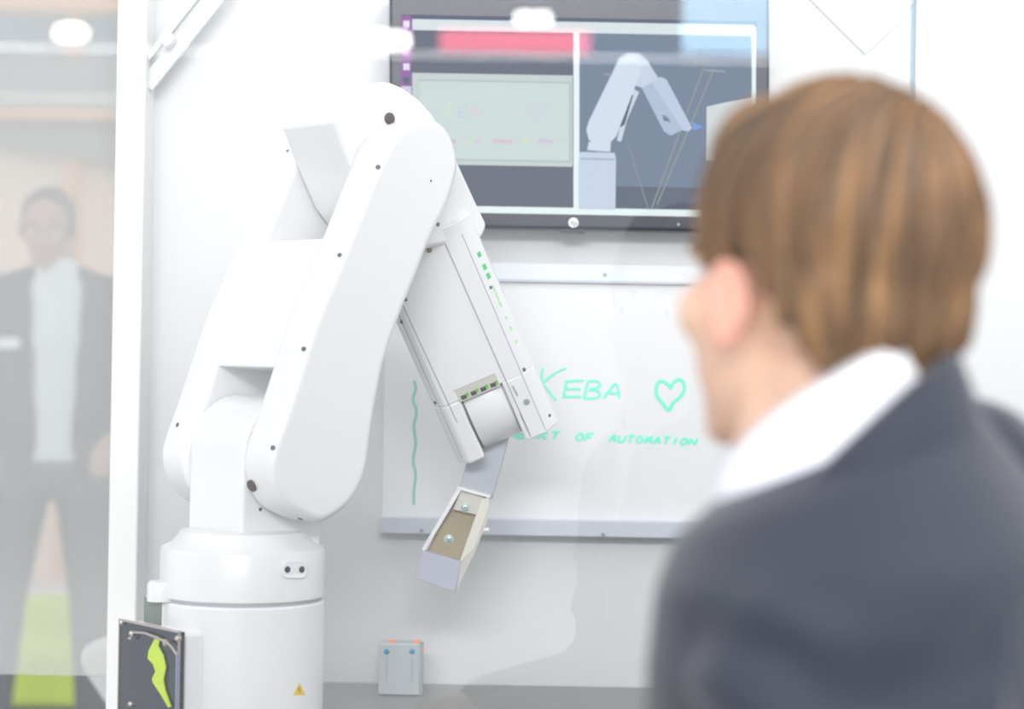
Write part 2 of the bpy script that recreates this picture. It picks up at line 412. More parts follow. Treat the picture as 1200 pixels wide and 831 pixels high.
# =============================================================== robot
PHI = math.radians(40)
N = Vector((math.sin(PHI), -math.cos(PHI), 0)); F = Vector((math.cos(PHI), math.sin(PHI), 0))
RY = 2.95
B0 = at(285, 640, RY); AX = Vector((B0.x, RY, 0))
m_rob = mat('robot_white_paint', (.83, .835, .84), .28, coat=.15)
m_seam = mat('seam_grey', srgb(178, 180, 188), .6)
m_dark = mat('dark_rubber', (.035, .033, .035), .5)
m_scr = mat('screw_dark', srgb(90, 92, 105), .4)
m_steel = mat('brushed_steel', srgb(165, 170, 178), .38, .75, bump=.05, bscale=300)
m_lav = mat('lavender_grey_block', srgb(186, 188, 202), .45)
m_brown = mat('bronze_plate', srgb(168, 156, 132), .35, .35, var=.15, vscale=20)
rb = thing('robot_arm', (AX.x, AX.y, TABLE_Z), 'large white jointed robot arm standing on the dark table', 'robot')
za = lambda v: at(285, v, RY).z
# base and turret
zr1, zs = za(640), za(699)
mk('base_column', *lathe((AX.x, AX.y, 0), ZA, [(.132, TABLE_Z), (.132, TABLE_Z+.018), (.1135, TABLE_Z+.02), (.1135, zs-.006), (.111, zs-.003)], 72), m_rob, rb, smooth=True)
mk('seam_ring', *lathe((AX.x, AX.y, 0), ZA, [(.1085, zs-.004), (.1085, zs+.004)], 72), m_seam, rb, smooth=True)
mk('turret', *lathe((AX.x, AX.y, 0), ZA, [(.111, zs+.002), (.1132, zs+.004), (.1132, zr1-.004), (.111, zr1), (.100, zr1+.005), (.092, zr1+.013), (.086, zr1+.022), (.05, zr1+.024)], 72), m_rob, rb, smooth=True)
O = AX + F*.042; O.z = hit(377, 533, O + N*.125, N).z
AR, AL = .125, -.162           # outer faces of the arm along the shoulder axis
GI, GJ = .053, -.092           # inner faces
PR = O + N*AR
out = [(375, 613), (350, 604), (333, 592), (321, 570), (317, 545), (322, 520), (337, 477), (355, 420), (372, 368), (395, 313), (418, 256), (440, 200), (455, 168),
       (472, 150), (492, 140), (508, 139), (523, 147), (534, 165), (539, 190), (536, 212), (526, 242), (506, 283), (490, 325), (472, 369), (453, 425),
       (440, 493), (433, 545), (425, 570), (411, 592), (394, 606)]
ol = smooth_closed([hit(u, v, PR, N) for u, v in out], 4)
ua = mk('upper_arm', *prism(ol, -N*(AR-GI)), m_rob, rb, bevel=.013, seg=5)
ul = mk('upper_arm', *prism([p - N*(AR-GJ) for p in ol], -N*(GJ-AL)), m_rob, rb, bevel=.013, seg=5)
PI_ = O + N*GI
webq = [hit(u, v, PI_, N) for u, v in [(322, 431), (384, 279), (436, 285), (400, 440)]]
mk('cross_web', *prism([p + N*.008 for p in webq], -N*(GI-GJ+.016)), m_rob, rb, bevel=.004)
# shoulder housing: column with a round top
rs = .076; prof = []
zc = O.z
prof += [O + F*(-rs) + ZA*(zr1-.002-zc) - F*.012, O + F*(-rs) + ZA*(zr1+.022-zc) - F*.002]
for i in range(25):
    t = math.pi - math.pi*i/24; prof.append(O + F*(rs*math.cos(t)) + ZA*(rs*math.sin(t)))
prof += [O + F*(rs-.022) + ZA*(zr1-.002-zc)]
prof = [p - N*.0 for p in prof]
mk('shoulder_column', *prism([p + N*(GI-.004) for p in prof], -N*(GI-GJ-.008)), m_rob, rb, bevel=.006)
mk('shoulder_hub', *lathe(O + N*(GJ-.004), N, [(.06, 0), (.06, GI-GJ+.008)], 48), m_rob, rb, smooth=True)
# elbow hood between the two plates
hood = [(391, 139), (400, 131), (420, 116.5), (444, 99), (452, 95.5), (460, 96.5), (475, 103), (492, 115), (508, 132), (522, 155), (534, 180), (546, 207), (559, 235), (573, 264), (566, 280), (500, 292), (455, 272), (432, 240), (418, 208), (409, 186)]
hq = [hit(u, v, O + N*.048, N) for u, v in hood]
hd = mk('elbow_hood', *prism(hq, -N*.136), m_rob, rb, bevel=.009, seg=4)
mk('elbow_hub', *lathe(hit(487, 200, PR, N) - N*(AR-GJ+.01), N, [(.03, 0), (.03, AR-GJ-.02)], 48), m_rob, rb, smooth=True)

# forearm: rolled about its own axis
A1, A0 = at(593.5, 511, 3.27), at(488, 268, 3.16)
D = (A1-A0).normalized(); Wv = at(655, 490, 3.27) - at(532, 532, 3.27); Wv = (Wv - D*Wv.dot(D)).normalized()
M = D.cross(Wv).normalized()
if M.y > 0: M = -M
HW, HD = .0815, .055
LEN = (A1-A0).length
def fp(s, wv, mv): return A0 + D*s + Wv*wv + M*mv
def section(w0, w1):
    full = [(-HW, -HD), (-HW, HD-.022), (-HW+.016, HD), (HW-.024, HD), (HW, HD-.02), (HW, -HD)]
    top = lambda x: (HD if -HW+.016 <= x <= HW-.024 else (HD-.022 + (x+HW)/.016*.022 if x < 0 else HD - (x-HW+.024)/.024*.02))
    pts = [(w0, -HD), (w0, top(w0))] + [p for p in full[1:5] if w0 < p[0] < w1] + [(w1, top(w1)), (w1, -HD)]
    return pts
s_open = ((at(566, 441, 3.25)-A0).dot(D))
fa = mk('forearm', *prism([fp(.0, *p) for p in section(-HW, HW)], D*s_open), m_rob, rb, bevel=.003)
mk('forearm_back', *prism([fp(s_open-.002, wv, mv) for wv, mv in ((-HW, -HD), (-HW, -HD+.012), (HW, -HD+.012), (HW, -HD))], D*.05), m_rob, fa, bevel=.002)
W0, W1 = -.040, .027
tl = section(-HW, W0); tr = section(W1, HW)
mk('fork_tine', *prism([fp(s_open-.001, *p) for p in tl], D*(LEN-s_open+.001)), m_rob, rb, bevel=.005, seg=4)
mk('fork_tine', *prism([fp(s_open-.001, *p) for p in tr], D*(LEN-s_open+.001)), m_rob, rb, bevel=.003, seg=3)
# sloped vent bar above the wrist, with slots
vs = s_open
mk('vent_bar', *box(fp(vs-.008, (W0+W1)/2-.002, HD), Wv, D, M, (W1-W0)/2-.001, .010, .0008), mat('vent_cream', srgb(205, 203, 192), .5), rb, bevel=.0004, seg=2)
for i in range(4):
    wc = W0 + .007 + i*.0158
    mk('vent_slot', *box(fp(vs-.0035, wc, HD+.0008), Wv, D, M, .0042, .0032, .0006), mat('slot_dark', srgb(70, 72, 66), .6), rb)
    mk('vent_light', *box(fp(vs-.005, wc+.0062, HD+.0008), Wv, D, M, .0022, .0032, .0006), mat('slot_green', srgb(110, 190, 70), .5), rb)
# wrist cylinder
sw = LEN-.062
mk('wrist', *lathe(fp(sw, W0+.002, -.012), Wv, [(.064, 0), (.066, .003), (.066, W1-W0-.007), (.064, W1-W0-.004)], 64), m_rob, rb, smooth=True)
mk('wrist_ring', *lathe(fp(sw, W0+.0002, -.012), Wv, [(.0655, 0), (.0655, .003)], 64), m_scr, rb, smooth=True)
mk('wrist_ring', *lathe(fp(sw, W1-.0035, -.012), Wv, [(.0648, 0), (.0648, .003)], 64), m_seam, rb, smooth=True)
# panel seams on the forearm face
def seam(s0, w0, s1, w1, wd=.0010, m=None, mv=HD):
    a, b = fp(s0, w0, mv), fp(s1, w1, mv); d = (b-a).normalized()
    mk('seam', *box((a+b)/2, d, d.cross(M), M, (b-a).length/2, wd, .0004), m or m_seam, fa)
seam(.012, .032, LEN-.004, .0355)
seam(.06, -HW+.020, s_open+.03, -HW+.024)
seam(s_open+.055, .0345, LEN-.012, .0355, .0014)
seam(s_open-.0185, W0-.004, s_open-.0185, W1-.003, .0006)
seam(s_open+.010, .0405, s_open+.028, .0415, .0016)
def chseam(s0, s1, f, side, m, wd=.0007):
    if side < 0: ww, mm = -HW+.016*f, HD-.022+.022*f; nv = (Wv*-.022 + M*.016).normalized()
    else: ww, mm = HW-.024*f, HD-.02+.02*f; nv = (Wv*.02 + M*.024).normalized()
    a, b = fp(s0, ww, mm), fp(s1, ww, mm)
    return a, b, nv
for s0, s1, f, sd in ((.055, LEN-.01, .55, -1), (.02, LEN-.004, .9, 1)):
    a, b, nv = chseam(s0, s1, f, sd, None)
    d = (b-a).normalized()
    mk('seam', *box((a+b)/2, d, d.cross(nv), nv, (b-a).length/2, .0008, .0004), m_seam, fa)
m_grn = mat('green_mark', srgb(85, 205, 125), .5)
m_grn2 = mat('pale_green_mark', srgb(185, 228, 180), .5)
for i, (s, ln, mm) in enumerate(((.058, .004, m_grn), (.078, .0045, m_grn), (.093, .0045, m_grn), (.113, .006, m_grn2), (.126, .006, m_grn2), (.139, .005, m_grn2), (.165, .003, m_grn2), (.182, .004, m_grn2), (.205, .003, m_grn2))):
    a, b, nv = chseam(s, s+ln*2, .42, 1, None); d = (b-a).normalized()
    mk('green_mark', *box((a+b)/2, d, d.cross(nv), nv, ln, .0036 if mm is m_grn else .002, .0004), mm, fa)

# tool: steel strap, open holder with a bronze back plate and a grey block
TY = 3.275
def tp(u, v, k=0): return at(u, v, TY - k)
tool = mk('tool_strap', *prism([tp(u, v) for u, v in [(556, 505), (601, 497), (577, 585), (539, 573)]], (0, .010, 0)), m_steel, rb, bevel=.001)
hold = mk('tool_holder', *prism([tp(u, v) for u, v in [(536, 572), (575, 582), (534, 694), (486, 677)]], (0, .006, 0)), m_brown, rb, bevel=.0006)
mk('holder_side', *prism([tp(u, v, .018) for u, v in [(537, 571), (542, 572.5), (498, 646), (494, 644)]], (0, .024, 0)), m_alu, hold, bevel=.0006)
mk('holder_side', *prism([tp(u, v, .018) for u, v in [(564, 586), (573, 582), (573, 594), (556, 643), (538, 660)]], (0, .024, 0)), mat('cream_side', srgb(224, 222, 212), .4), hold, bevel=.0006)
mk('holder_top', *prism([tp(u, v, .020) for u, v in [(536, 570), (575, 581), (574, 584), (536, 573.5)]], (0, .026, 0)), m_alu, hold, bevel=.0006)
mk('cover_plate', *prism([tp(u, v, .012) for u, v in [(541, 574), (568, 583), (562, 604), (531, 597)]], (0, .012, 0)), mat('plate_grey', srgb(206, 204, 196), .4, .2), hold)
mk('grey_block', *prism([tp(u, v, .020) for u, v in [(495, 645), (540, 658), (533.5, 694), (484.5, 677)]], (0, .026, 0)), m_lav, hold, bevel=.0008)
mk('block_side', *prism([tp(u, v, .017) for u, v in [(540, 657), (557, 640), (573, 594), (571, 611), (557, 646), (534, 694)]], (0, .022, 0)), mat('cream_side2', srgb(205, 203, 194), .4), hold)
for u, v, kk in ((545, 595, .012), (526, 632, .0)):
    bo_ = mk('bolt', *lathe(tp(u, v, kk), -YA, [(.0075, 0), (.0075, .002), (.0055, .002), (.0055, .006), (.004, .007)], 24), mat('bolt_zinc', srgb(196, 212, 212), .3, .6), hold, smooth=True)
    mk('hex_socket', *lathe(tp(u, v, kk+.0072), -YA, [(.0026, 0), (.0026, .0004)], 6), mat('socket', srgb(140, 165, 165), .5), bo_)
mk('set_screw', *lathe(tp(562, 532, .0), -YA, [(.006, -.002), (.006, .012), (.0045, .013)], 20), m_dark, rb, smooth=True)
mk('set_screw', *lathe(tp(570, 621, .014), XA, [(.0035, -.004), (.0035, .004)], 16), m_alu, rb, smooth=True)

# connector box behind the base
back = -F
zt1 = hit(213, 745, AX - F*.13, F).z
def bp(a, b, z): return Vector((AX.x, AX.y, 0)) + N*a + F*b + ZA*z
PB = AX - F*.135
pn = [hit(143, 722, PB, F), hit(213, 745, PB, F)]
a0, a1 = (pn[0]-AX).dot(N), (pn[1]-AX).dot(N); zp = (pn[0].z+pn[1].z)/2
zx = at(235, 738, 2.84).z
cb = mk('connector_box', *prism([bp(a0+.01, -.13, TABLE_Z), bp(a1-.006, -.13, TABLE_Z), bp(a1-.006, -.03, TABLE_Z), bp(a0+.01, -.03, TABLE_Z)], ZA*(zp-.002-TABLE_Z)), m_rob, rb, bevel=.008, seg=4)
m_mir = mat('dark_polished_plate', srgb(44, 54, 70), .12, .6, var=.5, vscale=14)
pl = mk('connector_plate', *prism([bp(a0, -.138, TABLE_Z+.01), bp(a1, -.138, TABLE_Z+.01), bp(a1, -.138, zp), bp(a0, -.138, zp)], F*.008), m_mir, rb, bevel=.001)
def pp(u, v, k=.0): return hit(u, v, AX - F*(.138+k), F)
m_rim = mat('plate_rim_steel', srgb(190, 180, 175), .3, .7)
mk('plate_rim', *tube([bp(a0, -.139, zp), bp(a1, -.139, zp)], .0018, 8), m_rim, pl)
mk('plate_rim', *tube([bp(a1, -.139, zp), bp(a1, -.139, TABLE_Z+.01)], .0018, 8), m_rim, pl)
mk('plate_rim', *tube([bp(a0, -.139, zp), bp(a0, -.139, TABLE_Z+.01)], .0012, 8), m_rim, pl)
mk('wire_bail', *tube([pp(u, v, .006) for u, v in ((151, 748), (153, 749), (157, 741), (170, 742), (185, 748), (196, 753), (201, 758), (208, 768))], .0019, 8), m_rim, pl, smooth=True)
for u, v, r in ((145, 729, .004), (211, 748, .004), (157, 742, .004), (197, 753, .005), (156, 825, .004)):
    mk('screw', *lathe(pp(u, v, -.001), -F, [(r, 0), (r, .005), (r*.6, .007)], 16), m_rim, pl, smooth=True)
mk('side_rod', *tube([pp(208, 768, .006), pp(207, 835, .006)], .0022, 8), mat('blue_steel', srgb(140, 158, 190), .3, .6), pl)
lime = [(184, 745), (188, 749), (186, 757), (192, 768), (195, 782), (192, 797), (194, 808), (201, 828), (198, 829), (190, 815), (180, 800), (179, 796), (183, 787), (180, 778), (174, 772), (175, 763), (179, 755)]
mk('lime_reflection', *prism([pp(u, v, .002) for u, v in lime], -F*.0015), mat('painted_reflection_lime', srgb(196, 226, 40), .6), pl)  # lime reflection in the plate, built as a flat strip
# small upper box with a round white cap
zs1, zs0 = at(200, 703, 2.88).z, zp
s0_, s1_ = (hit(170, 705, AX-F*.115, F)-AX).dot(N), (hit(190, 708, AX-F*.115, F)-AX).dot(N)
mk('cable_box', *prism([bp(s0_, -.115, zp-.01), bp(s1_, -.115, zp-.01), bp(s1_, -.04, zp-.01), bp(s0_, -.04, zp-.01)], ZA*(zs1-zp+.01)), m_rob, rb, bevel=.002)
mk('box_end', *prism([bp(s0_, -.1155, zp-.004), bp(s1_, -.1155, zp-.004), bp(s1_, -.1155, zs1-.002), bp(s0_, -.1155, zs1-.002)], F*-.001), mat('grey_green_end', srgb(120, 132, 126), .5), rb)
cc = at(189, 701, 2.90); cc.z = zs1
mk('white_cap', *lathe(cc, ZA, [(.0195, -.004), (.0195, .018), (.017, .023)], 32), m_rob, rb, smooth=True)

# sensor window and warning triangle, screws: set on the surfaces the rays meet
bpy.context.view_layer.update()
dg = bpy.context.evaluated_depsgraph_get(); dg.update()
robot_meshes = [o for o in bpy.data.objects if o.type == 'MESH' and (o.parent is rb or (o.parent and o.parent.parent is rb))]
def on_robot(u, v):
    best = None
    for o in robot_meshes:
        mi = o.matrix_world.inverted()
        d = ray(u, v).normalized()
        ok, loc, nrm, _ = o.ray_cast(mi @ CAM, (mi.to_3x3() @ d), depsgraph=dg)
        if ok:
            wl = o.matrix_world @ loc; dist = (wl-CAM).length
            if best is None or dist < best[0]: best = (dist, wl, (o.matrix_world.to_3x3() @ nrm).normalized(), o)
    return best
def dot(u, v, r, m=None, name='screw', h=.0012):
    b = on_robot(u, v)
    if not b: return
    par = b[3] if b[3].parent is rb else b[3].parent
    mk(name, *lathe(b[1]-b[2]*.001, b[2], [(r, 0), (r, .001+h*.6), (r*.7, .001+h)], 16), m or m_scr, par, smooth=True)
m_plug = mat('brown_plug', srgb(78, 66, 64), .4)
for u, v, r in ((443, 196, .0035), (398, 299, .0032), (356, 409, .0035), (320, 525, .0035), (352, 608, .0038), (305, 597, .0025), (208, 498, .0034), (337, 177, .0025),
                (430, 549, .0022), (447, 447, .0016), (513, 263, .003), (475, 351, .003), (471, 377, .003), (510, 472, .003), (575, 337, .0025), (614, 433, .003), (644, 487, .0025), (505, 212, .0015)):
    dot(u, v, r)
dot(617, 471, .0048, mat('grey_button', srgb(150, 165, 175), .4), 'button', .001)
dot(456, 139, .0085, m_plug, 'plug', .004); dot(296, 569, .0085, m_plug, 'plug', .005); dot(503, 293, .004, mat('bronze_plug', srgb(140, 125, 95), .4), 'plug', .003)
sens = []
rad = .1132
def cyl(u, v, r): # pixel -> point on a cylinder round the base axis
    d = ray(u, v); ox, oy = -AX.x, -AX.y
    a = d.x**2+d.y**2; b = 2*(d.x*ox+d.y*oy); c = ox*ox+oy*oy-r*r
    t = (-b-math.sqrt(max(0, b*b-4*a*c)))/(2*a); return CAM + d*t
pill = []
for t in range(24):
    q = 2*math.pi*t/24; cx = 345 + (7.5 if math.cos(q) > 0 else -7.5); pill.append((cx + 7.5*math.cos(q), 668 + 9.5*math.sin(q)))
pv = [cyl(u, v, rad+.004) for u, v in pill] + [cyl(u, v, rad-.004) for u, v in pill]
nP = len(pill)
tu = bpy.data.objects['turret']
sw_ = mk('sensor_cover', pv, [tuple(range(nP)), tuple(range(nP, 2*nP))[::-1]] + [(i, (i+1) % nP, nP+(i+1) % nP, nP+i) for i in range(nP)], mat('sensor_white', (.9, .9, .9), .3), tu)
for u in (337, 354):
    p = cyl(u, 667.5, rad+.0042); nr = (p - Vector((AX.x, AX.y, p.z))).normalized()
    mk('lens', *lathe(p-nr*.001, nr, [(.0044, 0), (.0044, .0012), (.003, .0018)], 20), mat('lens_dark', srgb(66, 62, 82), .2), tu, smooth=True)
bc = bpy.data.objects['base_column']
tri = [(351, 800), (358, 815), (343.5, 815)]
tv = [cyl(u, v, .1135+.0006) for u, v in tri]; tv2 = [cyl(u, v, .1135-.001) for u, v in tri]
wt = mk('warning_sticker', tv+tv2, [(0, 1, 2), (5, 4, 3), (0, 1, 4, 3), (1, 2, 5, 4), (2, 0, 3, 5)], mat('sticker_yellow', srgb(240, 200, 50), .5), bc)
for pts in ([(351, 805), (349.5, 808.5), (352, 808.5), (350.8, 812)],):
    mk('bolt_symbol', *tube([cyl(u, v, .1143) for u, v in pts], .0006, 6), mat('sticker_ink', srgb(120, 95, 30)), bc)

# =============================================================== people
m_skin = mat('skin', srgb(222, 182, 158), .5, var=.06, vscale=25)
m_skin2 = mat('ruddy_skin', srgb(190, 150, 135), .5, var=.06, vscale=25)
m_ear = mat('pink_ear_skin', srgb(224, 164, 146), .5)
m_shirt = mat('white_shirt', (.80, .81, .86), .7, bump=.1, bscale=80)

def cap(a, b, ra, rb_, seg=14):
    a, b = Vector(a), Vector(b); d = (b-a)
    ts = [0, .25, .5, .75, 1]
    P_ = [a + d*t for t in ts]; R_ = [ra + (rb_-ra)*t for t in ts]
    dn = d.normalized()
    P_ = [a - dn*ra*.95, a - dn*ra*.7] + P_ + [b + dn*rb_*.7, b + dn*rb_*.95]; R_ = [ra*.25, ra*.72] + R_ + [rb_*.72, rb_*.25]
    return tube(P_, R_, seg)
def hand_parts(wr, el, up=ZA, curl=.5, s=1):
    """palm, four unequal fingers and a thumb that leaves the palm's side"""
    wr, el = Vector(wr), Vector(el); d = (wr-el).normalized()
    side = d.cross(Vector(up)).normalized()*s; nrm = side.cross(d)*s
    if nrm.dot(Vector(up)) < 0: nrm = -nrm
    P_ = [cap(wr, wr + d*.04, .025, .026)]
    for k, (o, L) in enumerate(((-.027, .068), (-.009, .078), (.009, .074), (.026, .058))):
        k0 = wr + d*.075 + side*o
        P_.append(cap(wr + d*.03 + side*o*.7, k0, .015, .0125, 10))
        d1 = (d - nrm*curl*.5).normalized(); k1 = k0 + d1*L*.45
        d2 = (d - nrm*curl*1.3).normalized(); k2 = k1 + d2*L*.32
        d3 = (d - nrm*curl*2.2).normalized(); k3 = k2 + d3*L*.25
        P_ += [cap(k0, k1, .0105, .0095, 10), cap(k1, k2, .0095, .0085, 10), cap(k2, k3, .0085, .0075, 10)]
    t0 = wr + d*.02 - side*.024; t1 = t0 + (d*.6 - side*.75 - nrm*.2).normalized()*.042; t2 = t1 + (d*.9 - side*.3 - nrm*.3).normalized()*.034
    P_ += [cap(t0, t1, .014, .0115, 10), cap(t1, t2, .0115, .009, 10)]
    return P_
def head_parts(R, hc, s=1.0):
    T = Matrix.Translation(hc) @ R.to_4x4() @ Matrix.Scale(s, 4)
    rz = lambda a: Matrix.Rotation(math.radians(a), 3, 'Z')
    rx = lambda a: Matrix.Rotation(math.radians(a), 3, 'X')
    L = [ellipsoid((0, -.012, .032), (.076, .096, .090)), ellipsoid((0, .028, -.035), (.060, .068, .078)), ellipsoid((0, .055, -.084), (.038, .034, .028)),
         ellipsoid((0, .0, -.06), (.058, .05, .05)), ellipsoid((0, .083, -.098), (.019, .016, .014)),
         cap((-.035, .080, .022), (.035, .080, .022), .012, .012), cap((0, .094, .012), (0, .116, -.028), .007, .012), ellipsoid((-.011, .104, -.032), (.009, .010, .008)), ellipsoid((.011, .104, -.032), (.009, .010, .008)),
         ellipsoid((-.038, .066, -.02), (.024, .022, .024)), ellipsoid((.038, .066, -.02), (.024, .022, .024)),
         cap((-.017, .092, -.062), (.017, .092, -.062), .006, .006), cap((-.014, .091, -.071), (.014, .091, -.071), .0065, .0065)]
    return [xf(p, T) for p in L], T
def face_details(T, body, eye='eye'):
    for sx in (-1, 1):
        mk('eye', *xf(ellipsoid((sx*.031, .083, .004), (.0125, .010, .009), None, 16, 10), T), mat('eye_white', (.8, .8, .8), .2), body, smooth=True)
        mk('iris', *xf(ellipsoid((sx*.031, .0905, .004), (.0052, .003, .0052), None, 12, 8), T), mat('iris_blue', (.08, .12, .16), .2), body, smooth=True)
        mk('eyebrow', *xf(tube(smooth_open([(sx*.012, .092, .024), (sx*.03, .091, .029), (sx*.05, .078, .023)]), .0035, 8), T), mat('brow_brown', srgb(110, 80, 55), .8), body, smooth=True)
    mk('lips', *xf(tube(smooth_open([(-.024, .083, -.066), (-.008, .0965, -.064), (0, .0965, -.0655), (.008, .0965, -.064), (.024, .083, -.066)]), [.002]*4+[.0045]*13+[.002]*4, 8), T), mat('lip', srgb(190, 120, 112), .5), body, smooth=True)
def ears(T, body, m):
    for sx in (-1, 1):
        Re = Matrix.Rotation(math.radians(-20*sx), 3, 'Z') @ Matrix.Rotation(math.radians(-10), 3, 'X')
        shell = ellipsoid((0, 0, 0), (.006, .017, .028), None, 20, 14)
        rim = tube(smooth_closed([(0, .004*0 + .012*math.cos(a) - .004, .026*math.sin(a)) if False else (.004*sx, -.003 + .013*math.cos(a), .003 + .022*math.sin(a)) for a in [math.radians(q) for q in (-60, -20, 20, 60, 100, 140, 180, 220)]], 2), .0042, 8)
        V, Fc = remeshed([shell, rim, ellipsoid((.002*sx, .004, -.021), (.005, .008, .009), None, 14, 10)], .003, 3)
        mk('ear', *xf(([Re @ v + Vector((sx*.080, -.006, -.014)) for v in V], Fc), T), m, body, smooth=True, angle=180)
def interp(tab, x):
    for (x0, y0), (x1, y1) in zip(tab[:-1], tab[1:]):
        if x <= x1: return y0 + (y1-y0)*max(0, (x-x0))/(x1-x0)
    return tab[-1][1]
def hair_material(name, dark, mid, light):
    m = bpy.data.materials.new(name); m.use_nodes = True; nt = m.node_tree; b = nt.nodes['Principled BSDF']
    at_ = nt.nodes.new('ShaderNodeAttribute'); at_.attribute_name = 'strand'
    n = nt.nodes.new('ShaderNodeTexNoise'); n.inputs['Scale'].default_value = 1.0; n.inputs['Detail'].default_value = 5; n.inputs['Roughness'].default_value = .65
    nt.links.new(at_.outputs['Vector'], n.inputs['Vector'])
    r = nt.nodes.new('ShaderNodeValToRGB'); e = r.color_ramp.elements
    e[0].position = .30; e[0].color = (*dark, 1); e[1].position = .72; e[1].color = (*light, 1)
    x = e.new(.5); x.color = (*mid, 1)
    nt.links.new(n.outputs['Fac'], r.inputs[0]); nt.links.new(r.outputs[0], b.inputs['Base Color'])
    bp_ = nt.nodes.new('ShaderNodeBump'); bp_.inputs['Strength'].default_value = .6; bp_.inputs['Distance'].default_value = .004
    nt.links.new(n.outputs['Fac'], bp_.inputs['Height']); nt.links.new(bp_.outputs['Normal'], b.inputs['Normal'])
    b.inputs['Roughness'].default_value = .5; b.inputs['Specular IOR Level'].default_value = .35
    return m
def make_hair(T, parent, parts, line, m, clump=.008, voxel=.004, crown=(0.02, -.055, .10)):
    V, Fc = remeshed(parts, voxel, 4)
    def drop(p):
        th = math.degrees(math.atan2(abs(p.x), p.y))
        return p.z < interp(line, th) + .006*noise.noise(p*90)
    V, Fc = cull(V, Fc, drop)
    cr = Vector(crown); out_, att = [], []
    for p in V:
        q = p - cr; az = math.atan2(q.x, q.y); r = q.length
        s = Vector((math.cos(az)*7, math.sin(az)*7, r*9 + az*.3))
        nrm = Vector((p.x/.08, (p.y+.015)/.1, (p.z-.03)/.09)).normalized()
        d = noise.noise(s) * clump + noise.noise(s*2.7)*clump*.45
        out_.append(p + nrm*d); att.append(Vector((s.x*1.3, s.y*1.3, s.z*1.5)))
    o = mk('hair', *xf((out_, Fc), T), m, parent, smooth=True, angle=180)
    a = o.data.attributes.new('strand', 'FLOAT_VECTOR', 'POINT')
    for i, s in enumerate(att): a.data[i].vector = s
    sd = o.modifiers.new('solid', 'SOLIDIFY'); sd.thickness = .008; sd.offset = -1
    return o

# ---- visitor in the foreground (navy suit, seen from behind)
BYAW = math.radians(62)                       # body turned to his left from straight away
RB = Matrix.Rotation(BYAW, 3, 'Z')
C7 = Vector((.247, 1.45, 1.195)); C7L = Vector((0, .0, 1.195))
ORGP = C7 - RB @ C7L; ORGP.z = 0
TB = Matrix.Translation(ORGP) @ RB.to_4x4() @ Matrix.Diagonal((1, 1, 1.026, 1))
man = thing('person', (ORGP.x, ORGP.y, 0), 'seated man in navy suit with brown hair, seen from behind', 'person')
HC = at(959, 342, 1.50)
RH = Matrix.Rotation(math.radians(32), 3, 'Z') @ Matrix.Rotation(math.radians(3), 3, 'X') @ Matrix.Rotation(math.radians(3), 3, 'Y')
hp, TH = head_parts(RH, HC, 1.05)
SEAT = .66
shL, shR = Vector((-.140, .0, 1.045)), Vector((.180, -.01, 1.13))
elL, elR = Vector((-.165, -.03, .80)), Vector((.25, .10, .86))
wrL, wrR = Vector((-.15, .25, .77)), Vector((.13, .37, .80))
hipL, hipR = Vector((-.09, .02, SEAT+.06)), Vector((.09, .02, SEAT+.06))
knL, knR = Vector((-.13, .43, SEAT+.03)), Vector((.13, .43, SEAT+.03))
anL, anR = Vector((-.13, .40, .10)), Vector((.13, .40, .10))
neck = xf(cap((0, -.028, -.055), (.0, -.052, -.13), .054, .056), TH)
bpts = [cap((0, .0, SEAT+.10), (0, .01, .95), .10, .10), cap((0, .01, .95), (0, .03, 1.05), .10, .09), cap(shL, shR, .045, .045),
        cap(shL, elL, .045, .038), cap(elL, wrL, .036, .026), cap(shR, elR, .045, .038), cap(elR, wrR, .036, .026), cap((0, .04, 1.08), (0, .05, 1.16), .055, .055),
        cap(hipL, knL, .075, .052), cap(knL, anL, .05, .035), cap(hipR, knR, .075, .052), cap(knR, anR, .05, .035),
        cap(anL - ZA*.06, anL + Vector((0, .16, -.065)), .035, .03), cap(anR - ZA*.06, anR + Vector((0, .16, -.065)), .035, .03)]
bpts += hand_parts(wrL, elL, ZA, .35, 1) + hand_parts(wrR, elR, ZA, .35, -1)
bV, bF = remeshed([xf(p, TB) for p in bpts] + hp + [neck], .0045, 5)
body = mk('body', bV, bF, m_skin, man, smooth=True, angle=180)
ears(TH, body, m_ear); face_details(TH, body)
hairline = [(0, .075), (35, .06), (55, .045), (68, .0), (78, -.028), (86, -.02), (94, .022), (112, .012), (122, -.018), (135, -.040), (152, -.060), (180, -.068)]
hp_ = [ellipsoid((0, -.016, .044), (.089, .104, .098)), ellipsoid((0, -.042, .0), (.079, .068, .08)), ellipsoid((0, -.055, -.05), (.062, .046, .06)), ellipsoid((0, .04, .085), (.062, .05, .045)), ellipsoid((0, .05, .08), (.055, .035, .03))]
make_hair(TH, man, hp_, hairline, hair_material('light_brown_hair', srgb(58, 45, 34), srgb(104, 79, 57), srgb(176, 132, 88)))
m_suit = mat('navy_suit', srgb(31, 37, 53), .75, bump=.25, bscale=400, var=.08, vscale=30, sheen=.2)
def lap(p): return p
jp = [cap((0, -.01, SEAT+.10), (0, .0, .90), .150, .150, 24), cap((0, .0, .90), (0, .015, 1.04), .150, .140, 24)]
def ering(c, rx, ry): return Vector(c), rx, ry
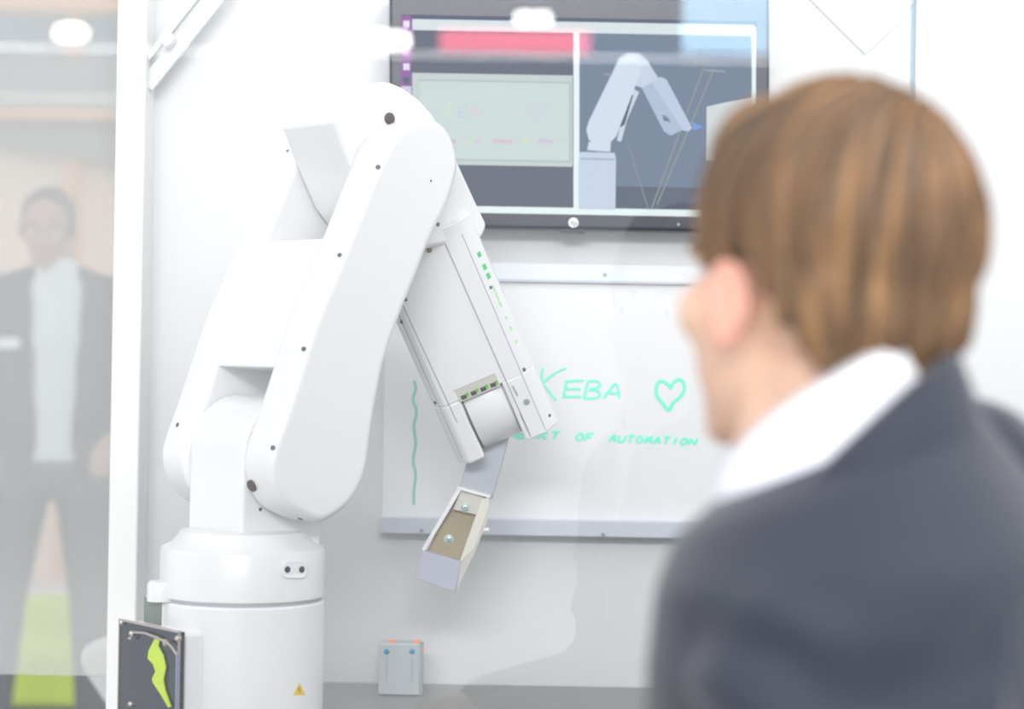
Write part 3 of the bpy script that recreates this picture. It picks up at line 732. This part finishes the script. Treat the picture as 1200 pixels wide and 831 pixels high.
def loft(rings, seg=36, pw=2.3):
    V, Fc = [], []
    for c, rx, ry, tilt in rings:
        for i in range(seg):
            t = 2*math.pi*i/seg; cx_, sy_ = math.cos(t), math.sin(t)
            x = rx*abs(cx_)**(2/pw)*(1 if cx_ > 0 else -1); y = ry*abs(sy_)**(2/pw)*(1 if sy_ > 0 else -1)
            V.append(Vector(c) + Vector((x, y, tilt*y)))
    n = len(rings)
    for k in range(n-1):
        for i in range(seg):
            j = (i+1) % seg; Fc.append((k*seg+i, k*seg+j, (k+1)*seg+j, (k+1)*seg+i))
    Fc.append(tuple(range(seg))[::-1]); Fc.append(tuple((n-1)*seg+i for i in range(seg)))
    return V, Fc
torso = loft([((0, 0, SEAT-.02), .19, .145, 0), ((0, 0, .80), .185, .14, 0), ((0, .0, .92), .19, .135, 0), ((.01, .0, 1.01), .195, .14, 0), ((.01, .0, 1.09), .19, .135, -.1), ((.01, .02, 1.135), .14, .11, -.25), ((.02, .02, 1.172), .082, .08, -.4), ((.03, .025, 1.185), .05, .05, -.45)])
jparts = [torso, cap(shL + Vector((.03, 0, -.01)), shL, .070, .064), cap(shR + Vector((-.03, 0, -.01)), shR, .086, .080), cap(shL, elL, .064, .056, 20), cap(elL, elL + (wrL-elL)*.93, .060, .042, 20), cap(shR, elR, .072, .060, 20), cap(elR, elR + (wrR-elR)*.93, .060, .042, 20),
          cap((-.075, .03, 1.105), shL + Vector((.02, 0, .03)), .045, .045), cap((.06, .03, 1.17), shR + Vector((-.02, 0, .03)), .045, .045)]
jV, jF = remeshed(jparts, .008, 8)
# sleeve creases
for i, p in enumerate(jV):
    for sh, el in ((shL, elL), (shR, elR)):
        ax = (el-sh); t = (p-sh).dot(ax)/ax.length_squared
        if -.3 < t < 1.2:
            rad_ = (p - (sh + ax*t)); 
            if rad_.length < .12:
                fade = max(0, min(1, (t+.2)/.4))
                w_ = math.sin(t*24 + 3.0*noise.noise(p*9) + rad_.normalized().x*2.2 + rad_.normalized().y*1.6) * (.45 + .9*noise.noise(p*6 + Vector((3, 1, 7))))
                jV[i] = p + rad_.normalized()*(.016*fade*w_)
    jV[i] = jV[i] + Vector((0, 0, 0)) + (jV[i]-Vector((0, 0, jV[i].z))).normalized()*(.003*noise.noise(p*9))
jV, jF = cull(jV, jF, lambda p: abs(p.x) < (p.z-.90)*.22 and p.y > .05 and p.z > .90)
jk = mk('jacket', *xf((jV, jF), TB), m_suit, man, smooth=True, angle=180)
sV, sF = remeshed([loft([((0, .0, SEAT), .16, .12, 0), ((0, 0, .95), .16, .112, 0), ((0, .0, 1.05), .145, .10, 0), ((0, .01, 1.11), .11, .085, 0), ((0, .02, 1.165), .066, .068, 0)])], .008, 6)
mk('shirt', *xf((sV, sF), TB), m_shirt, man, smooth=True, angle=180)
def ribbon_ring(pts_lo, pts_hi, closed=False):
    a, b = smooth_open(pts_lo, 5), smooth_open(pts_hi, 5); n = len(a)
    return a+b, [(i, i+1, n+i+1, n+i) for i in range(n-1)]
# collars (body frame): each pair is lower edge, upper edge, from left front round the nape to right front
def collar(name, m, lo, hi, thick):
    o = mk(name, *xf(ribbon_ring(lo, hi), TB), m, man, smooth=True, angle=180)
    s = o.modifiers.new('solid', 'SOLIDIFY'); s.thickness = thick; s.offset = 0
    sb = o.modifiers.new('sub', 'SUBSURF'); sb.levels = 1; sb.render_levels = 1
collar('shirt_collar', m_shirt, [(-.02, .095, 1.065), (-.075, .085, 1.070), (-.102, .045, 1.095), (-.080, -.022, 1.150), (0, -.045, 1.205), (.062, -.022, 1.190), (.092, .050, 1.150), (.070, .085, 1.100), (.02, .095, 1.065)],
       [(-.014, .100, 1.130), (-.058, .088, 1.160), (-.076, .045, 1.198), (-.054, -.012, 1.236), (0, -.034, 1.250), (.054, -.012, 1.236), (.078, .050, 1.200), (.062, .088, 1.160), (.014, .100, 1.130)], .004)
collar('jacket_collar', m_suit, [(-.06, .125, 1.00), (-.12, .105, 1.04), (-.140, .05, 1.080), (-.100, -.04, 1.145), (0, -.078, 1.170), (.085, -.04, 1.160), (.130, .05, 1.135), (.125, .105, 1.07), (.06, .125, 1.00)],
       [(-.045, .120, 1.02), (-.100, .105, 1.065), (-.114, .05, 1.115), (-.075, -.028, 1.200), (0, -.052, 1.238), (.068, -.025, 1.222), (.104, .05, 1.165), (.098, .105, 1.10), (.045, .120, 1.02)], .006)
m_trs = mat('navy_trousers', srgb(48, 54, 72), .8, bump=.2, bscale=300)
tV, tF = remeshed([xf(p, TB) for p in [cap(hipL, hipR, .11, .11), cap(hipL, knL, .092, .068), cap(knL, anL + ZA*.03, .066, .055), cap(hipR, knR, .092, .068), cap(knR, anR + ZA*.03, .066, .055)]], .01, 4)
mk('trousers', tV, tF, m_trs, man, smooth=True, angle=180)
for an in (anL, anR):
    sV, sF = remeshed([xf(p, TB) for p in [cap(an - ZA*.045, an + Vector((0, .17, -.055)), .045, .038), abox(an.x-.042, an.x+.042, an.y-.05, an.y+.2, 0.0, .03)]], .008, 3)
    mk('shoe', sV, sF, mat('black_leather', (.02, .02, .022), .3), man, smooth=True, angle=180)
st = thing('bar_stool', (ORGP.x, ORGP.y, 0), 'round stool under the seated man in the navy suit', 'stool')
mk('seat', *lathe(ORGP + ZA*(SEAT-.11), ZA, [(.16, 0), (.175, .012), (.175, .035), (.16, .05)], 40), mat('stool_black', (.04, .04, .045), .5), st, smooth=True)
mk('pole', *lathe(ORGP, ZA, [(.2, 0), (.2, .012), (.03, .02), (.025, .03), (.025, SEAT-.08)], 32), mat('chrome', (.7, .7, .72), .15, 1.0), st, smooth=True)

# ---- man standing in the hall behind the hazy side pane
HYB = 6.7
hb = at(60, 268, HYB)
FT = Vector((hb.x + .02, HYB, 0))
RBk = Matrix.Rotation(math.radians(180+12), 3, 'Z')          # faces the camera, a little to one side
TK = Matrix.Translation(FT) @ RBk.to_4x4()
mb = thing('person', (FT.x, FT.y, 0), 'standing man in dark jacket and white shirt behind the hazy pane', 'person')
RHb = RBk @ Matrix.Rotation(math.radians(-16), 3, 'X') @ Matrix.Rotation(math.radians(-8), 3, 'Z')
hpb, THb = head_parts(RHb, Vector((hb.x, HYB-.05, hb.z)), 1.0)
S1, S2 = Vector((-.19, 0, 1.42)), Vector((.19, 0, 1.42))
E1, E2 = Vector((-.25, -.02, 1.13)), Vector((.25, -.03, 1.13))
W1_, W2_ = Vector((-.17, .15, .98)), Vector((.25, .06, .87))
H1, H2 = Vector((-.09, 0, .90)), Vector((.09, 0, .90))
K1, K2 = Vector((-.13, .03, .50)), Vector((.15, .03, .50))
N1, N2 = Vector((-.15, 0, .09)), Vector((.19, 0, .09))
pk = [cap((0, 0, .95), (0, 0, 1.30), .09, .09), cap(S1, S2, .055, .055), cap((0, 0, 1.42), (0, .02, 1.56), .06, .055), cap(S1, E1, .046, .038), cap(E1, W1_, .036, .026), cap(S2, E2, .046, .038), cap(E2, W2_, .036, .026),
      cap(H1, K1, .082, .055), cap(K1, N1, .05, .036), cap(H2, K2, .082, .055), cap(K2, N2, .05, .036), cap(N1 - ZA*.05, N1 + Vector((0, .15, -.055)), .035, .03), cap(N2 - ZA*.05, N2 + Vector((0, .15, -.055)), .035, .03)]
pk += hand_parts(W1_, E1, ZA, .6, 1) + hand_parts(W2_, E2, Vector((-1, 0, 0)), .5, -1)
V_, F_ = remeshed([xf(p, TK) for p in pk] + hpb + [xf(cap((0, -.02, -.06), (0, -.045, -.16), .055, .058), THb)], .006, 3)
bodyb = mk('body', V_, F_, m_skin2, mb, smooth=True, angle=180)
ears(THb, bodyb, m_skin2); face_details(THb, bodyb)
make_hair(THb, mb, [ellipsoid((0, -.018, .036), (.082, .100, .090)), ellipsoid((0, -.05, -.01), (.072, .060, .07))], [(0, .10), (40, .09), (60, .06), (75, .0), (90, .02), (120, -.03), (180, -.07)], hair_material('grey_brown_hair', srgb(70, 62, 58), srgb(92, 82, 76), srgb(120, 108, 100)), .003, .006)
tors = loft([((0, 0, .86), .185, .13, 0), ((0, 0, 1.0), .18, .125, 0), ((0, 0, 1.15), .185, .13, 0), ((0, 0, 1.3), .205, .135, 0), ((0, 0, 1.40), .19, .115, 0), ((0, .0, 1.46), .12, .09, 0), ((0, .01, 1.50), .075, .075, 0)])
V_, F_ = remeshed([tors, cap(S1, E1, .07, .06), cap(E1, E1+(W1_-E1)*.9, .06, .045), cap(S2, E2, .07, .06), cap(E2, E2+(W2_-E2)*.9, .06, .045), cap((-.05, 0, 1.47), S1, .05, .055), cap((.05, 0, 1.47), S2, .05, .055)], .010, 6)
V_, F_ = cull(V_, F_, lambda p: p.y > .04 and abs(p.x - .0) < .055 + max(0, (p.z-1.0))*.06 + max(0, .95-p.z)*.3 and (abs(p.x) < .14))
j2 = mk('jacket', *xf((V_, F_), TK), mat('charcoal_jacket', srgb(60, 64, 66), .8, bump=.2, bscale=200), mb, smooth=True, angle=180)
V_, F_ = remeshed([loft([((0, 0, .90), .165, .118, 0), ((0, 0, 1.1), .165, .122, 0), ((0, 0, 1.3), .175, .125, 0), ((0, 0, 1.40), .15, .10, 0), ((0, .01, 1.47), .075, .075, 0), ((0, .015, 1.525), .066, .066, .2)])], .010, 4)
mk('shirt', *xf((V_, F_), TK), mat('pale_shirt', (.78, .82, .84), .7), mb, smooth=True, angle=180)
V_, F_ = remeshed([xf(p, TK) for p in [cap(H1, H2, .115, .115), cap(H1, K1, .10, .082), cap(K1, N1 + ZA*.0, .08, .072), cap(H2, K2, .10, .082), cap(K2, N2, .08, .072)]], .012, 5)
mk('trousers', V_, F_, mat('grey_trousers', srgb(96, 98, 104), .85, bump=.2, bscale=200), mb, smooth=True, angle=180)
for an in (N1, N2):
    V_, F_ = remeshed([xf(p, TK) for p in [cap(an - ZA*.04, an + Vector((0, .17, -.05)), .045, .038), abox(an.x-.042, an.x+.042, an.y-.05, an.y+.2, 0.0, .03)]], .01, 3)
    mk('shoe', V_, F_, MATS['black_leather'], mb, smooth=True, angle=180)
bdg = [(.105, .142, 1.25), (.165, .118, 1.25), (.165, .118, 1.285), (.105, .142, 1.285)]
mk('name_badge', *xf(prism([Vector(p) for p in bdg], (0.01, .012, 0)), TK), mat('badge_white', (.85, .87, .88), .4), mb)

# =============================================================== hall behind the side pane
m_wood = mat('pale_orange_timber', srgb(232, 176, 138), .6, var=.08, vscale=4)
m_cream = mat('cream_hall_wall', srgb(246, 222, 204), .8)
m_bulk = mat('grey_bulkhead', srgb(150, 152, 152), .7, var=.1, vscale=1.5)
m_blue = mat('blue_grey_panel', srgb(150, 166, 188), .6, var=.15, vscale=1.2)
HY = 11.0
def hx(u): return at(u, 300, HY).x
def hz(v): return at(70, v, HY).z
struct(mk('wall_hall', *abox(-9, .8, HY+.6, HY+.7, 0, hz(60)), m_cream), 'cream far wall of the hall')
b1 = struct(mk('trim_2', *abox(-9, .8, HY+.1, HY+.4, hz(126), hz(66)), m_bulk), 'grey bulkhead across the hall')
struct(mk('trim_3', *abox(-9, .8, HY+.05, HY+.35, hz(136), hz(126)), m_wood), 'timber strip under the bulkhead')
struct(mk('trim_4', *prism([Vector((hx(-120), HY+.3, hz(140))), Vector((hx(200), HY+.3, hz(140))), Vector((hx(200), HY+.3, hz(192))), Vector((hx(-120), HY+.3, hz(152)))], (0, .2, 0)), m_bulk), 'grey sloping panel under the timber strip')
struct(mk('trim_5', *abox(-9, .8, HY-.1, HY+.1, hz(15), hz(-22)), m_wood), 'upper timber beam of the hall')
struct(mk('trim_6', *abox(hx(52), hx(70), HY+.42, HY+.5, 0, hz(-22)), m_wood), 'timber upright of the hall')
struct(mk('wall_upper', *abox(-9, .8, HY+.5, HY+.55, hz(66), 5.6), m_blue), 'blue grey upper panels of the hall')
sg = mk('wall_sign', *abox(hx(108), hx(150), HY+.57, HY+.6, hz(215), hz(206)), mat('sign_grey', srgb(190, 186, 180), .6)); tag(sg, 'small grey sign on the cream hall wall above the standing man', 'sign')
# lime seat behind the man
so = thing('lounge_seat', (-1.6, 7.6, 0), 'bright lime green lounge seat behind the standing man', 'seat')
sx0, sx1 = at(20, 600, 7.8).x, at(150, 600, 7.8).x
ztop = at(70, 700, 7.8).z
m_lime = mat('lime_upholstery', srgb(205, 222, 60), .8, bump=.1, bscale=30)
mk('seat_cushion', *abox(sx0, sx1, 7.25, 7.8, .03, ztop*.62), m_lime, so, bevel=.04, seg=4)
mk('backrest', *abox(sx0, sx1, 7.74, 7.92, .03, ztop), m_lime, so, bevel=.05, seg=4)
for x in (sx0+.08, sx1-.08):
    mk('foot', *abox(x-.03, x+.03, 7.3, 7.36, 0, .06), m_dark, so)
# white chair just beyond the pane
CHY = 4.35
cx_ = at(97, 760, CHY).x
ch = thing('plastic_chair', (cx_+.20, CHY+.25, 0), 'white moulded plastic chair beside the white post', 'chair')
m_pl = mat('white_plastic', (.84, .85, .83), .35)
Zt = at(115, 740, CHY).z
def shell():
    V, Fc = [], []; nu, nv = 14, 24
    for j in range(nv+1):
        t = j/nv
        if t < .5:
            q = t/.5; y = -.20 + .38*q; z = .455 - .02*math.sin(q*math.pi) + (.0 if q < .85 else (q-.85)*.1); wd = .20 - .07*q**3
        else:
            q = (t-.5)/.5; y = .18 + .045*q + .05*math.sin(q*math.pi/2); z = .47 + (Zt-.47)*q
            wd = (.13 + .10*q) * math.sqrt(max(.04, 1 - max(0, (q-.55)/.45)**2*.98))
        for i in range(nu+1):
            s = i/nu*2-1
            V.append(Vector((s*wd, y - .05*s*s*(t > .45), z + .03*s*s*(t < .5))))
    for j in range(nv):
        for i in range(nu): a = j*(nu+1)+i; Fc.append((a, a+1, a+nu+2, a+nu+1))
    return V, Fc
Tc = Matrix.Translation((cx_+.20, CHY+.25, 0)) @ Matrix.Rotation(math.radians(168), 4, 'Z')
o = mk('shell', *xf(shell(), Tc), m_pl, ch, smooth=True, angle=180)
s_ = o.modifiers.new('solid', 'SOLIDIFY'); s_.thickness = .012
s2 = o.modifiers.new('sub', 'SUBSURF'); s2.levels = 1; s2.render_levels = 1
for sx in (-1, 1):
    for sy, y0 in ((-1, -.14), (1, .12)):
        mk('leg', *xf(tube([(sx*.13, y0, .45), (sx*.19, y0+sy*.08, 0)], .011, 10), Tc), m_alu, ch, smooth=True)

# =============================================================== hall behind the photographer: what the front glass mirrors
def mir(u, v, t):
    d = ray(u, v); return Vector((d.x*t, 2*GLASS_Y - t, CAMZ + d.z*t))
TM = 13.0
m_lamp = glow('lamp_white', (1, .98, .95), 26)
for i, (u, v, hw, hh) in enumerate(((83, 38, 20, 9.5), (328, 47, 21, 10), (457, 47, 25, 10.5), (613, 21, 10, 8), (634, 21, 14, 7.5))):
    c = mir(u, v, TM + .2*i); sc = TM/FPX
    lp = thing('pendant_lamp', c, 'white capsule pendant lamp hanging in the hall behind the photographer', 'lamp', 'pendant lamps behind the photographer')
    r = hh*sc; hl = max(.01, (hw-hh)*sc)
    mk('diffuser', *tube([c + XA*x for x in (-hl-r*.95, -hl-r*.7, -hl-r*.3, -hl, hl, hl+r*.3, hl+r*.7, hl+r*.95)], [r*.3, r*.72, r*.95, r, r, r*.95, r*.72, r*.3], 20), m_lamp, lp, smooth=True)
    mk('cord', *tube([c + ZA*r, Vector((c.x, c.y, 5.2))], .006, 6), m_alu, lp)
a, b = mir(515, 58, TM+2), mir(692, 37, TM+2)
sgn = mk('light_box_sign', *abox(a.x, b.x, a.y-.06, a.y, a.z, b.z), glow('red_light_box', (1.0, .20, .27), 9)); tag(sgn, 'red backlit sign strip high in the hall behind the photographer', 'sign')
a, b = mir(800, 60, TM+2), mir(905, -40, TM+2)
sg2 = mk('light_box_sign', *abox(a.x, b.x, a.y-.06, a.y, a.z, b.z), glow('blue_light_box', (.55, .8, 1.0), 8)); tag(sg2, 'pale blue backlit panel high in the hall behind the photographer', 'sign')
a, b = mir(-160, 64, TM+1), mir(905, 59, TM+1)
rl = mk('glowing_pipe', *tube([Vector((a.x, a.y, (a.z+b.z)/2)), Vector((b.x, a.y, (a.z+b.z)/2))], .012, 12), glow('pipe_glow', (1, .99, .97), 7.0)); tag(rl, 'long thin ceiling pipe in the hall behind the photographer, made to glow for its reflection', 'lamp')  # white truss pipe, given a glow so its reflection shows as a line
